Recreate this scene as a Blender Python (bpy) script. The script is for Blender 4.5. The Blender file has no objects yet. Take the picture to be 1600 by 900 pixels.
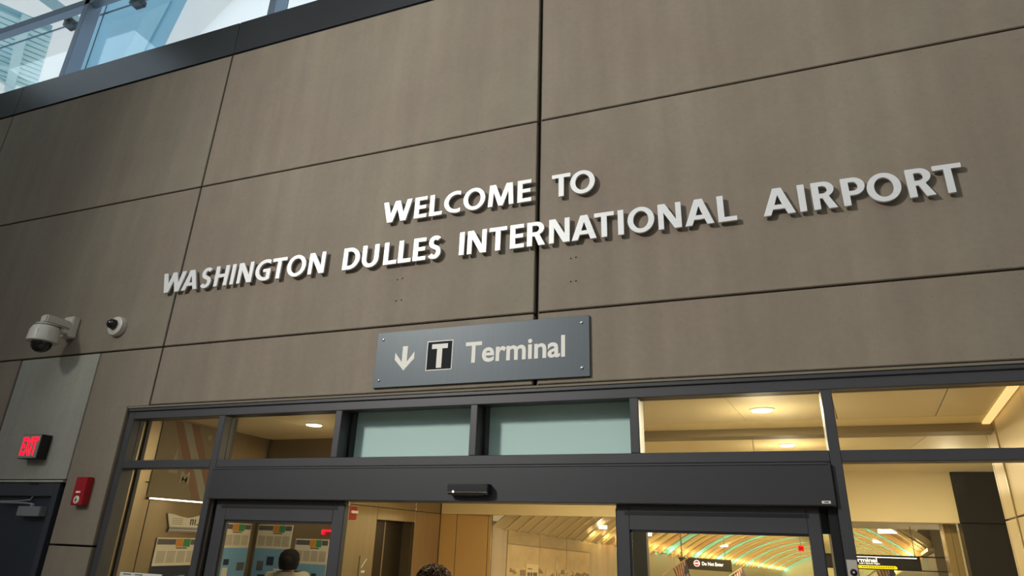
import bpy, bmesh, math, random
from mathutils import Vector, Matrix
random.seed(7)
S = bpy.context.scene
COL = S.collection
def lin(h):
    h = h.lstrip('#'); o = []
    for i in (0, 2, 4):
        c = int(h[i:i+2], 16)/255
        o.append(c/12.92 if c <= .04045 else ((c+.055)/1.055)**2.4)
    return (o[0], o[1], o[2], 1)

# ------------------------------------------------------------------ camera
cam = bpy.data.cameras.new('camera'); cam.sensor_width = 36; cam.lens = 36*999.547/1600; cam.clip_end = 300
camo = bpy.data.objects.new('camera', cam); COL.objects.link(camo)
R_ = Vector((0.93895195, 0.34271785, 0.03022765)); U_ = Vector((0.0994967, -0.35459378, 0.9297116)); F_ = Vector((-0.32934730, 0.86994697, 0.36704581))
m = Matrix.Identity(4)
for i in range(3):
    m[i][0] = R_[i]; m[i][1] = U_[i]; m[i][2] = -F_[i]
m[0][3], m[1][3], m[2][3] = 0, -4, 1.9
camo.matrix_world = m; S.camera = camo
# ------------------------------------------------------------------ world: bright overcast sky
w = bpy.data.worlds.new('sky'); S.world = w; w.use_nodes = True
nt = w.node_tree; bg = nt.nodes['Background']
tc = nt.nodes.new('ShaderNodeTexCoord'); nz = nt.nodes.new('ShaderNodeTexNoise'); nz.inputs['Scale'].default_value = 2.2; nz.inputs['Detail'].default_value = 5
cr = nt.nodes.new('ShaderNodeValToRGB'); cr.color_ramp.elements[0].color = (.74, .87, 1, 1); cr.color_ramp.elements[1].color = (1, 1, 1, 1)
cr.color_ramp.elements[0].position = .36; cr.color_ramp.elements[1].position = .58
nt.links.new(tc.outputs['Generated'], nz.inputs['Vector']); nt.links.new(nz.outputs['Fac'], cr.inputs['Fac']); nt.links.new(cr.outputs['Color'], bg.inputs['Color'])
bg.inputs['Strength'].default_value = 1.12
S.view_settings.view_transform = 'Standard'; S.view_settings.look = 'None'; S.view_settings.gamma = 1; S.view_settings.use_curve_mapping = False
S.view_settings.exposure = 0.0
def lamp(kind, loc, aim, power, color=(1, 1, 1), size=1, size_y=None, spot=None, blend=.5, spread=None, name='ceiling_lamp'):
    L = bpy.data.lights.new(name, kind); L.energy = power; L.color = color[:3]
    if kind == 'AREA':
        L.size = size
        if size_y: L.shape = 'RECTANGLE'; L.size_y = size_y
        else: L.shape = 'DISK'
        if spread: L.spread = spread
    else: L.shadow_soft_size = size
    if kind == 'SPOT': L.spot_size = spot; L.spot_blend = blend
    o = bpy.data.objects.new(name, L); COL.objects.link(o); o.location = loc
    d = Vector(aim)-Vector(loc); o.rotation_euler = d.to_track_quat('-Z', 'Y').to_euler()
    return o
# hall light: unseen floodlight, upper left of the doors, and a broad overhead fill
lamp('SPOT', (-7.6, -9.4, 8.2), (2.5, 0, 3.6), 4800, (1, .965, .90), size=.7, spot=math.radians(82), blend=1.0, name='hall_floodlight')
lamp('AREA', (0, -6, 10.2), (0, -5.0, 0), 215, (.95, .97, 1), size=9, size_y=5, name='hall_overhead_fill')  # unseen fill lamp under the closed ceiling, no rooflight above it

VEST_W, VEST_P, COVE_W, TUN_W = 56, 11, 3, 60                           # powers used by the lamp builders further down

# ------------------------------------------------------------------ materials
MATS = {}
def mat(name, color, rough=.5, metal=0, spec=.5, emit=None, estr=1, noise=None, bump=0):
    if name in MATS: return MATS[name]
    M = bpy.data.materials.new(name); M.use_nodes = True; n = M.node_tree; b = n.nodes['Principled BSDF']
    c = lin(color) if isinstance(color, str) else color
    b.inputs['Base Color'].default_value = c; b.inputs['Roughness'].default_value = rough; b.inputs['Metallic'].default_value = metal
    b.inputs['Specular IOR Level'].default_value = spec
    if emit: b.inputs['Emission Color'].default_value = lin(emit) if isinstance(emit, str) else emit; b.inputs['Emission Strength'].default_value = estr
    if noise:                                  # noise = (scale vector, contrast, detail)
        sc, con, det = noise
        t = n.nodes.new('ShaderNodeTexCoord'); mp = n.nodes.new('ShaderNodeMapping'); mp.inputs['Scale'].default_value = sc
        z = n.nodes.new('ShaderNodeTexNoise'); z.inputs['Scale'].default_value = 1; z.inputs['Detail'].default_value = det
        mr = n.nodes.new('ShaderNodeMapRange'); mr.inputs['From Min'].default_value = .3; mr.inputs['From Max'].default_value = .7
        mr.inputs['To Min'].default_value = 1-con; mr.inputs['To Max'].default_value = 1+con
        mx = n.nodes.new('ShaderNodeVectorMath'); mx.operation = 'SCALE'; mx.inputs[0].default_value = c[:3]
        n.links.new(t.outputs['Object'], mp.inputs['Vector']); n.links.new(mp.outputs['Vector'], z.inputs['Vector'])
        n.links.new(z.outputs['Fac'], mr.inputs['Value']); n.links.new(mr.outputs['Result'], mx.inputs['Scale']); n.links.new(mx.outputs['Vector'], b.inputs['Base Color'])
        if bump:
            bp = n.nodes.new('ShaderNodeBump'); bp.inputs['Strength'].default_value = bump; bp.inputs['Distance'].default_value = .01
            n.links.new(z.outputs['Fac'], bp.inputs['Height']); n.links.new(bp.outputs['Normal'], b.inputs['Normal'])
    MATS[name] = M; return M
def concrete(name, color):
    M = bpy.data.materials.new(name); M.use_nodes = True; n = M.node_tree; b = n.nodes['Principled BSDF']; L = n.links
    t = n.nodes.new('ShaderNodeTexCoord')
    def noise(sc, det, rough=.55):
        mp = n.nodes.new('ShaderNodeMapping'); mp.inputs['Scale'].default_value = sc
        z = n.nodes.new('ShaderNodeTexNoise'); z.inputs['Scale'].default_value = 1; z.inputs['Detail'].default_value = det; z.inputs['Roughness'].default_value = rough
        L.new(t.outputs['Object'], mp.inputs['Vector']); L.new(mp.outputs['Vector'], z.inputs['Vector']); return z.outputs['Fac']
    def rng(s, lo, hi, a=.3, c=.7):
        r = n.nodes.new('ShaderNodeMapRange'); r.inputs['From Min'].default_value = a; r.inputs['From Max'].default_value = c
        r.inputs['To Min'].default_value = lo; r.inputs['To Max'].default_value = hi; L.new(s, r.inputs['Value']); return r.outputs['Result']
    def mul(a, c):
        k = n.nodes.new('ShaderNodeMath'); k.operation = 'MULTIPLY'; L.new(a, k.inputs[0]); L.new(c, k.inputs[1]); return k.outputs[0]
    f = mul(mul(rng(noise((.55, .55, .45), 3), .90, 1.10), rng(noise((4.5, 4, .4), 4), .91, 1.09)), mul(rng(noise((26, 26, 30), 3), .965, 1.035), rng(noise((3.5, 3.5, 3.0), 6), .96, 1.04)))
    sp = rng(noise((60, 60, 60), 1), 1, .72, .74, .80); f = mul(f, sp)
    c = lin(color); mx = n.nodes.new('ShaderNodeVectorMath'); mx.operation = 'SCALE'; mx.inputs[0].default_value = c[:3]
    hue = n.nodes.new('ShaderNodeMix'); hue.data_type = 'RGBA'
    hue.inputs[6].default_value = (c[0]*1.04, c[1]*.985, c[2]*.98, 1); hue.inputs[7].default_value = (c[0]*.97, c[1]*1.015, c[2]*.97, 1)
    L.new(rng(noise((.9, .9, .7), 2), 0, 1), hue.inputs[0]); L.new(hue.outputs[2], mx.inputs[0])
    L.new(f, mx.inputs['Scale']); L.new(mx.outputs['Vector'], b.inputs['Base Color'])
    b.inputs['Roughness'].default_value = .72; b.inputs['Specular IOR Level'].default_value = .3
    bp = n.nodes.new('ShaderNodeBump'); bp.inputs['Strength'].default_value = .12; bp.inputs['Distance'].default_value = .004
    L.new(noise((40, 40, 40), 5), bp.inputs['Height']); L.new(bp.outputs['Normal'], b.inputs['Normal'])
    MATS[name] = M; return M
def glass(name, tint, refl=.06, rough=0.0):
    M = bpy.data.materials.new(name); M.use_nodes = True; n = M.node_tree; n.nodes.remove(n.nodes['Principled BSDF'])
    o = n.nodes['Material Output']; t = n.nodes.new('ShaderNodeBsdfTransparent'); t.inputs['Color'].default_value = tint
    g = n.nodes.new('ShaderNodeBsdfGlossy'); g.inputs['Roughness'].default_value = rough
    fr = n.nodes.new('ShaderNodeLayerWeight'); fr.inputs['Blend'].default_value = .12
    mm = n.nodes.new('ShaderNodeMath'); mm.operation = 'MULTIPLY_ADD'; mm.inputs[1].default_value = .45; mm.inputs[2].default_value = refl
    n.links.new(fr.outputs['Fresnel'], mm.inputs[0])
    mx = n.nodes.new('ShaderNodeMixShader'); n.links.new(mm.outputs[0], mx.inputs['Fac']); n.links.new(t.outputs[0], mx.inputs[1]); n.links.new(g.outputs[0], mx.inputs[2])
    n.links.new(mx.outputs[0], o.inputs['Surface']); MATS[name] = M; return M
CON = concrete('taupe concrete', '83796c'); CONL = concrete('grey concrete', '98968e'); CONM = concrete('pale concrete', 'b9a98a')
DARK = mat('dark anodised frame', '424144', .45, .15, noise=((3, 3, 3), .06, 3))
BLACK = mat('black rubber', '0c0c0e', .5)
CAP = mat('dark metal cladding', '53575c', .27, .75, noise=((2, 2, 2), .08, 2))
STEEL = mat('brushed stainless', 'dadbdb', .44, .22, noise=((4, 4, 160), .05, 3))
SIGN = mat('grey sign panel', '555c61', .42, .2, .25, noise=((60, 2, 2), .03, 2))
WHITE = mat('white paint', 'dcdad2', .5); OFFW = mat('white vinyl lettering', 'e2dfd6', .6)
PLAST = mat('cream white plastic', 'c3c0b8', .4); SMOKE = mat('smoked dome', '0a080b', .06, 0, .8)
RED = mat('fire alarm red', '9a1320', .38); NAVY = mat('navy door paint', '262b36', .45)
METP = mat('metal wall panel', '9c8c70', .3, .75, noise=((9, 9, .4), .05, 3)); METB = mat('bronze wall panel', 'cfa768', .38, .25)
CREAM = mat('cream ceiling paint', 'e2cf9c', .6); TILE = mat('ceiling tile', 'd8c79c', .55, noise=((90, 90, 90), .05, 1))
SOFF = mat('bulkhead shade tone', '8f805f', .6)  # darker than the cream: shade of the unlit beam face in the colour
BLKP = mat('black stone panel', '2b2720', .25); ELEV = mat('elevator doors', '3a342b', .3, .7)
FROST = mat('frosted film panel', 'd2f2f0', .5, 0, .4, noise=((.6, .6, .6), .03, 2))
G_ST = glass('storefront glass', (.95, .95, .94, 1), .03); G_CL = glass('clerestory glass', (.92, .98, 1, 1), .02)
FLOOR = mat('terrazzo floor', '8c8578', .35, noise=((30, 30, 30), .12, 3)); HALL = mat('hall paint', 'b9b6ae', .7)

# ------------------------------------------------------------------ builders
class Fr:                                                            # an oriented frame: u along, v up, n outwards
    def __init__(s, o=(0, 0, 0), u=(1, 0, 0), v=(0, 0, 1), n=None):
        s.o = Vector(o); s.u = Vector(u).normalized(); s.v = Vector(v).normalized(); s.n = Vector(n).normalized() if n else s.u.cross(s.v)
    def p(s, a, b, c=0): return s.o+s.u*a+s.v*b+s.n*c
WF = Fr()                                                            # wall plane: n = -Y, towards the viewer
class MB:
    def __init__(s): s.b = bmesh.new()
    def hexa(s, P):
        v = [s.b.verts.new(p) for p in P]
        for f in ((0, 1, 2, 3), (7, 6, 5, 4), (0, 4, 5, 1), (1, 5, 6, 2), (2, 6, 7, 3), (3, 7, 4, 0)): s.b.faces.new([v[i] for i in f])
        return s
    def box(s, x0, x1, y0, y1, z0, z1):
        return s.hexa([(x0, y0, z0), (x1, y0, z0), (x1, y1, z0), (x0, y1, z0), (x0, y0, z1), (x1, y0, z1), (x1, y1, z1), (x0, y1, z1)])
    def fbox(s, f, a0, a1, b0, b1, c0, c1):
        return s.hexa([f.p(a0, b0, c0), f.p(a1, b0, c0), f.p(a1, b0, c1), f.p(a0, b0, c1), f.p(a0, b1, c0), f.p(a1, b1, c0), f.p(a1, b1, c1), f.p(a0, b1, c1)])
    def prism(s, f, pts, c0, c1):                                    # polygon in (u, v) extruded along n
        a = [s.b.verts.new(f.p(x, y, c0)) for x, y in pts]; b = [s.b.verts.new(f.p(x, y, c1)) for x, y in pts]; n = len(pts)
        s.b.faces.new(a); s.b.faces.new(b[::-1])
        for i in range(n): s.b.faces.new((a[i], b[i], b[(i+1) % n], a[(i+1) % n]))
        return s
    def lathe(s, c, ax, prof, seg=28):                               # profile of (radius, distance along ax)
        c = Vector(c); ax = Vector(ax).normalized(); e = ax.orthogonal().normalized(); g = ax.cross(e); rings = []
        for r, h in prof:
            rings.append([s.b.verts.new(c+ax*h+(e*math.cos(2*math.pi*i/seg)+g*math.sin(2*math.pi*i/seg))*max(r, 1e-4)) for i in range(seg)])
        for A, B in zip(rings, rings[1:]):
            for i in range(seg): s.b.faces.new((A[i], A[(i+1) % seg], B[(i+1) % seg], B[i]))
        s.b.faces.new(rings[0][::-1]); s.b.faces.new(rings[-1]); return s
    def tube(s, pts, r, seg=10):
        pts = [Vector(p) for p in pts]; rings = []
        for i, p in enumerate(pts):
            d = (pts[min(i+1, len(pts)-1)]-pts[max(i-1, 0)]).normalized()
            e = d.cross(Vector((0.3, 0.2, 1))).normalized(); g = d.cross(e); rr = r[i] if isinstance(r, (list, tuple)) else r
            rings.append([s.b.verts.new(p+(e*math.cos(2*math.pi*k/seg)+g*math.sin(2*math.pi*k/seg))*rr) for k in range(seg)])
        for A, B in zip(rings, rings[1:]):
            for i in range(seg): s.b.faces.new((A[i], A[(i+1) % seg], B[(i+1) % seg], B[i]))
        s.b.faces.new(rings[0][::-1]); s.b.faces.new(rings[-1]); return s
    def add_mesh(s, me, M):
        k = len(s.b.verts); s.b.from_mesh(me); s.b.verts.ensure_lookup_table()
        for v in s.b.verts[k:]: v.co = M @ v.co
        return s
    def build(s, name, material, parent=None, bevel=0, smooth=False, seg=1, loc=None):
        bmesh.ops.recalc_face_normals(s.b, faces=s.b.faces)
        if bevel: bmesh.ops.bevel(s.b, geom=list(s.b.edges), offset=bevel, segments=seg, affect='EDGES', clamp_overlap=True)
        V = [v.co for v in s.b.verts]
        if loc is None:
            lo = [min(v[i] for v in V) for i in range(3)]; hi = [max(v[i] for v in V) for i in range(3)]
            loc = Vector(((lo[0]+hi[0])/2, (lo[1]+hi[1])/2, lo[2]))
        loc = Vector(loc); bmesh.ops.translate(s.b, verts=s.b.verts, vec=-loc)
        me = bpy.data.meshes.new(name); s.b.to_mesh(me); s.b.free()
        for x in (material if isinstance(material, (list, tuple)) else [material]): me.materials.append(x)
        if smooth:
            for p in me.polygons: p.use_smooth = True
            try: me.set_sharp_from_angle(angle=math.radians(38))
            except Exception: pass
        return link(name, me, loc, parent)
WORLD = {}
def link(name, data, loc, parent=None):
    o = bpy.data.objects.new(name, data); COL.objects.link(o); WORLD[o.name] = Vector(loc)
    if parent is not None: o.parent = parent; o.location = Vector(loc)-WORLD[parent.name]
    else: o.location = loc
    return o
def tag(o, label, cat, group=None):
    o['label'] = label; o['category'] = cat
    if group: o['group'] = group
    return o
def thing(name, loc, label, cat, group=None):
    o = link(name, None, loc); o.empty_display_size = .1; return tag(o, label, cat, group)
def struct(o): o['kind'] = 'structure'; return o
def sempty(name, loc): return struct(link(name, None, loc))

def text_mesh(body, offset=0.0, ext=.0, sx=1.0, spacing=1.0):        # built-in font, returned as mesh plus its bounds
    cu = bpy.data.curves.new('lettering', 'FONT'); cu.body = body; cu.offset = offset; cu.extrude = ext; cu.resolution_u = 4; cu.space_character = spacing
    o = bpy.data.objects.new('lettering', cu); me = bpy.data.meshes.new_from_object(o); bpy.data.objects.remove(o)
    X = [v.co.x for v in me.vertices]; Y = [v.co.y for v in me.vertices]
    return me, (min(X), max(X), min(Y), max(Y))
def text(f, body, a0, a1, b0, b1, c, name, material, parent, offset=0.015, depth=.0015):
    me, (x0, x1, y0, y1) = text_mesh(body, offset, .5)
    sx = (a1-a0)/(x1-x0); sy = (b1-b0)/(y1-y0); mb = MB(); mb.b.from_mesh(me)
    for v in mb.b.verts: v.co = f.p(a0+(v.co.x-x0)*sx, b0+(v.co.y-y0)*sy, c+(v.co.z+.5)*depth)
    return mb.build(name, material, parent)

# ------------------------------------------------------------------ glyphs for the raised lettering (cap height 1)
def arc(cx, cy, rx, ry, a0, a1, n=22):
    return [(cx+rx*math.cos(math.radians(a0+(a1-a0)*i/n)), cy+ry*math.sin(math.radians(a0+(a1-a0)*i/n))) for i in range(n+1)]
def glyph(ch, w):
    s, b = .21, .165
    if ch == 'I': return [[(0, 0), (w, 0), (w, 1), (0, 1)]]
    if ch == 'L': return [[(0, 0), (w, 0), (w, b), (s, b), (s, 1), (0, 1)]]
    if ch == 'T': return [[(w/2-s/2, 0), (w/2+s/2, 0), (w/2+s/2, 1-b), (w, 1-b), (w, 1), (0, 1), (0, 1-b), (w/2-s/2, 1-b)]]
    if ch == 'E':
        k = w*.93; return [[(0, 0), (w, 0), (w, b), (s, b), (s, .425), (k, .425), (k, .425+b), (s, .425+b), (s, 1-b), (w*.98, 1-b), (w*.98, 1), (0, 1)]]
    if ch == 'H': return [[(0, 0), (s, 0), (s, .43), (w-s, .43), (w-s, 0), (w, 0), (w, 1), (w-s, 1), (w-s, .43+b), (s, .43+b), (s, 1), (0, 1)]]
    if ch == 'N':
        q, d = .19, .25; k = q/(w-d); return [[(0, 0), (q, 0), (q, 1-k), (w-d, 0), (w, 0), (w, 1), (w-q, 1), (w-q, k), (d, 1), (0, 1)]]
    if ch == 'A':
        t, a = .27, .235; k = (w-t)/2; ya = (w/2-a)/k
        return [[(0, 0), (a, 0), (a+k*.21, .21), (w-a-k*.21, .21), (w-a, 0), (w, 0), (w-k, 1), (k, 1)], [(a+k*.37, .37), (w/2-.01, ya), (w/2+.01, ya), (w-a-k*.37, .37)]]
    if ch == 'W':
        a, t = .235, .235; l0 = .175*w; l1 = l0+.26; h = w/2-t/2
        y1 = (a+l0-(l1-a))/((h-(l1-a))+l0); x1 = (l1-a)+(h-(l1-a))*y1
        ym = (w/2-l1)/(h+a-l1)
        return [[(0, 1), (l0, 0), (l1, 0), (w/2, ym), (w-l1, 0), (w-l0, 0), (w, 1), (w-a, 1), (w-x1, y1), (w/2+t/2, 1), (h, 1), (x1, y1), (a, 1)]]
    if ch == 'M':
        sp, q = .055, .2; t = .27
        return [[(0, 0), (q, 0), (q+sp*.62, .66), (w/2-.1, 0), (w/2+.1, 0), (w-q-sp*.62, .66), (w-q, 0), (w, 0), (w-sp, 1), (w-sp-t, 1), (w/2, .36), (sp+t, 1), (sp, 1)]]
    if ch == 'D':
        c = w*.38; return [[(0, 0)]+arc(c, .5, w-c, .5, -90, 90)+[(0, 1)], [(s, b)]+arc(c, .5, w-c-s, .5-b, -90, 90)+[(s, 1-b)]]
    if ch == 'O': return [arc(w/2, .5, w/2, .515, 0, 360, 44)[:-1], arc(w/2, .5, w/2-.205, .515-b*.98, 0, 360, 44)[:-1]]
    if ch == 'C':
        r = .56; o = arc(r, .5, r, .515, 62, 298, 34); o = [(min(x, w), y) for x, y in o]
        i = arc(r, .5, r-.205, .515-b, 298, 62, 34); return [[(w, .975)]+o+[(w, .025), (w, .025+b*1.02)]+[p for p in i if p[0] < w-.06]+[(w, .975-b*1.02)]]
    if ch == 'G':
        r = .56; o = arc(r, .5, r, .515, 66, 285, 34); i = arc(r, .5, r-.205, .515-b, 270, 66, 30)
        return [[(w-.03, .95)]+o+[(w, .05), (w, .55), (w-.40, .55), (w-.40, .40), (w-s, .40), (w-s, .155)]+i+[(w-.03, .95-b*1.1)]]
    if ch == 'S':
        path = arc(w/2+.02, .725, w/2-.12, .205, 35, 262, 22)+arc(w/2-.02, .29, w/2-.115, .215, 82, -148, 22); L, Rr = [], []
        for k, (x, y) in enumerate(path):
            p, q = path[max(k-1, 0)], path[min(k+1, len(path)-1)]; dx, dy = q[0]-p[0], q[1]-p[1]; n = math.hypot(dx, dy)
            th = (b+(.2-b)*abs(dy)/n)/2; L.append((x-dy/n*th, y+dx/n*th)); Rr.append((x+dy/n*th, y-dx/n*th))
        return [L+Rr[::-1]]
    if ch == 'P':
        return [[(0, 0), (s, 0), (s, .36)]+arc(w*.5, .68, w*.5, .32, -90, 90)+[(0, 1)], [(s, .36+b*.95)]+arc(w*.5, .68, w*.5-.2, .32-b*.95, -90, 90, 14)+[(s, 1-b*.95)]]
    if ch == 'R':
        e = w*.94; return [[(0, 0), (s, 0), (s, .40), (w*.42, .40), (w-.26, 0), (w, 0), (w*.70, .44)]+arc(w*.5, .72, e-w*.5, .28, -60, 90, 16)+[(0, 1)],
                [(s, .44+b*.75)]+arc(w*.47, .705, e-w*.47-.2, .14, -90, 90, 12)+[(s, 1-b*.95)]]
    if ch == 'U': return [[(0, 1)]+arc(w/2, .37, w/2, .385, 180, 360)+[(w, 1), (w-s, 1)]+arc(w/2, .37, w/2-s, .385-b, 360, 180)+[(s, 1)]]
def glyph_mesh(loops, ext=.5, bev=0.0):
    cu = bpy.data.curves.new('glyph', 'CURVE'); cu.dimensions = '2D'; cu.fill_mode = 'BOTH'; cu.extrude = ext; cu.bevel_depth = bev
    for L in loops:
        sp = cu.splines.new('POLY'); sp.points.add(len(L)-1); sp.use_cyclic_u = True
        for p, q in zip(sp.points, L): p.co = (q[0], q[1], 0, 1)
    o = bpy.data.objects.new('glyph', cu); me = bpy.data.meshes.new_from_object(o); bpy.data.objects.remove(o); return me

# ================================================================== THE FRONT WALL
JX = [-11.54, -8.15, -4.754, -1.338, 2.07, 5.47]; HZ = [2.86, 3.382, 4.986, 6.584]
g = .009
mb = MB()
mb.box(-15, 9, .05, .3, 2.95, 6.60)                                   # structural core behind the cladding
mb.box(-15, -6.64, .05, .3, 0, 2.95); mb.box(-5.57, -5.03, .05, .3, 0, 2.95); mb.box(-6.64, -5.57, .05, .3, 2.25, 2.95); mb.box(1.72, 9, .05, .3, 0, 2.95)
core = struct(mb.build('wall_front', mat('dark joint backing', '1d1712', .9), loc=(0, 0, 0)))  # dark backing seen between the panels
def panel(x0, x1, z0, z1, material=CON, name='cladding_panel', y=0.0):
    if abs(x0+1.338) < .001: x0 += .016
    return MB().box(x0+g, x1-g, y, .05, z0+g*.8, z1-g*.8).build(name, material, core, bevel=.004, seg=2)
xs = [-15]+JX+[9]
for a, b in zip(xs, xs[1:]):
    for z0, z1 in ((3.382, 4.986), (4.986, 6.584)):
        panel(a, b, z0, z1)
panel(-4.754, -1.338, 2.868, 3.382); panel(-1.338, 2.07, 2.868, 3.382); panel(2.07, 9, 2.868, 3.382)
panel(-15, -6.55, 2.245, 3.382); panel(-15, -6.655, 0, 2.245)
panel(-6.55, -5.50, 2.262, 3.382, CONL, y=.004)
MB().box(-5.492, -4.763, 0, .05, 2.868, 3.374).build('cladding_panel', CON, core, bevel=.004)   # beside the glazing, over its corner
panel(-5.50, -4.992, 1.756, 2.882); panel(-5.50, -4.992, 0, 1.756); panel(1.72, 9, 0, 2.868)
MB().prism(Fr((0, 0, 0), (1, 0, 0), (0, 1, 0), (0, 0, 1)), [(-1.327, .048), (-1.315, .004), (-1.311, .004), (-1.311, .048)], 2.868, 6.58).build('joint_chamfer', CON, core)
MB().box(-6.60, -5.52, -.012, .06, 2.243, 2.262).build('ledge', CONL, core, bevel=.004)
MB().box(-4.985, 1.72, -.004, .03, 2.852, 2.866).build('sealant_strip', mat('sealant', '77705f', .8), core)
holes = MB()
for x, z in ((-2.469, 3.759), (-2.424, 3.765), (-2.461, 3.583), (-2.416, 3.584), (-1.077, 3.765), (-1.04, 3.77), (-1.078, 3.589), (-1.041, 3.59)):
    holes.lathe((x, .004, z), (0, -1, 0), [(.006, 0), (.006, .0055)], 10)
holes.build('plugged_bolt_holes', mat('hole filler', '2a241d', .9), core)
# parapet cladding
tr = sempty('trim_1', (0, 0, 6.6))
for a, b in zip(xs, xs[1:]):
    MB().box(a+.005, b-.005, -.006, .28, 6.596, 7.018).build('parapet_panel', CAP, tr, bevel=.003)
MB().box(-15, 9, .01, .27, 6.58, 7.0).build('parapet_core', BLACK, tr)

# clerestory glazing above the parapet
win = sempty('window_1', (-6, .4, 7.0))
MULL = mat('mullion metal', '8496ad', .35, .4)  # blue tint carries the sky's reflection in the metal colour
for x in (-11.46, -8.07, -4.69, -1.28, 2.12, 5.5):
    MB().box(x-.05, x+.05, .3, .478, 7.0, 10.4).build('mullion', MULL, win, bevel=.004)
    MB().box(x-.083, x-.071, .59, .60, 7.0, 10.4).build('outer_fin', BLACK, win)
for z in (8.64, 9.95):
    MB().box(-15, 9, .3, .41, z, z+.105).build('rail', MULL, win, bevel=.004)
MB().box(-15, 9, .47, .482, 7.0, 10.4).build('pane', G_CL, win)
MB().tube([(-15, .62, 8.80), (9, .62, 8.81)], .012).build('tension_rod', BLACK, win)
for x in (-8.87, -7.55, -5.4, -3.9):
    MB().box(x-.09, x+.09, .56, .70, 8.765, 8.86).box(x-.05, x+.05, .48, .60, 8.83, 8.90).build('glass_clamp', BLACK, win, bevel=.01)

# ================================================================== STOREFRONT GLAZING (window_2) AND SLIDING DOORS (door_2)
sf = sempty('window_2', (-1.6, .1, 0))
def fr(x0, x1, z0, z1, y0=.018, y1=.135, name='frame_bar', m=DARK): return MB().box(x0, x1, y0, y1, z0, z1).build(name, m, sf, bevel=.004)
fr(-4.98, -4.915, 0, 2.85); fr(-4.915, 1.66, 2.76, 2.85); fr(1.66, 1.72, 0, 2.85)
fr(-4.98, 1.72, 2.825, 2.852, .004, .03)
fr(-3.992, -3.928, 0, 2.76); fr(.394, .451, 0, 2.76)
for a, b in ((-2.889, -2.833), (-1.796, -1.744), (-.707, -.650)): fr(a, b, 2.42, 2.76)
fr(-4.915, -3.992, 2.357, 2.42); fr(-3.928, .394, 2.357, 2.42); fr(.451, 1.66, 2.357, 2.42)
fr(-4.915, -3.992, .02, .12); fr(.451, 1.66, .02, .12)
P = [(-4.915, -3.992, 2.42, 2.76), (-3.928, -2.889, 2.42, 2.76), (-2.833, -1.796, 2.42, 2.76), (-1.744, -.707, 2.42, 2.76), (-.650, .394, 2.42, 2.76), (.451, 1.66, 2.42, 2.76), (-4.915, -3.992, .12, 2.357), (.451, 1.66, .12, 2.357)]
for i, (a, b, c, d) in enumerate(P):
    pn = MB().box(a, b, .088, .096, c, d).build('pane', G_ST, sf)
for a, b in ((-2.833, -1.796), (-1.744, -.707)):
    f_ = MB().box(a, b, .20, .215, 2.40, 2.80).build('frosted_panel', FROST, sf); f_['label'] = 'pale blue-green frosted panel behind the glass'
    MB().box(a-.05, a+.02, .135, .25, 2.40, 2.80).build('panel_return', BLACK, sf)
    MB().box(b-.02, b+.05, .135, .25, 2.40, 2.80).build('panel_return', BLACK, sf)
MB().box(-5.0, -4.945, .135, .30, 0, 2.95).build('jamb_lining', METP, sf); MB().box(-4.955, -4.925, .185, .215, 0, 2.9).build('jamb_gasket', BLACK, sf)
MB().box(-3.985, -3.935, .135, .17, 0, 2.76).build('jamb_gasket', BLACK, sf)
MB().box(-5.0, 1.74, .135, .30, 2.80, 2.97).build('head_lining', METP, sf)
# sliding door assembly
dr = sempty('door_2', (-1.76, .1, 0))
MB().box(-3.926, .39, -.012, .20, 2.124, 2.352).build('operator_header', mat('header cover', '363639', .45, .1, noise=((2, 2, 2), .04, 2)), dr, bevel=.005)
MB().box(-3.926, .372, -.017, .0, 2.340, 2.352).build('header_lip', DARK, dr, bevel=.002)
def leaf(x0, x1, gx0, gx1):
    f = MB()
    f.box(x0, gx0, .05, .10, .02, 2.122); f.box(gx1, x1, .05, .10, .02, 2.122); f.box(gx0, gx1, .05, .10, 1.98, 2.122); f.box(gx0, gx1, .05, .10, .02, .25)
    lf = f.build('door_leaf', DARK, dr, bevel=.003)
    MB().box(x0+.05, x1-.055, .048, .06, 2.064, 2.084).build('slot_shade', BLACK, lf)  # black bar standing for the shade inside a deep slot
    MB().box(gx0, gx1, .070, .078, .25, 1.98).build('pane', G_ST, lf)
    MB().box(gx0, gx0+.012, .056, .068, .25, 1.98).box(gx0, gx1, .056, .068, 1.968, 1.98).build('glazing_bead', BLACK, lf)
    MB().box(x0-.004, x0+.006, .052, .098, .02, 2.1).build('edge_seal', BLACK, lf); MB().box(x1-.006, x1+.004, .052, .098, .02, 2.1).build('edge_seal', BLACK, lf)
leaf(-3.876, -2.735, -3.777, -2.826); leaf(-.815, .302, -.738, .237)
MB().box(.346, .394, .06, .2, 0, 2.124).build('jamb_post', BLACK, dr, bevel=.003); MB().box(-3.928, -3.90, .09, .2, 0, 2.124).build('jamb_post', BLACK, dr, bevel=.003)
MB().box(.302, .346, .11, .15, 1.985, 2.124).build('guide_block', BLACK, dr)
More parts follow.
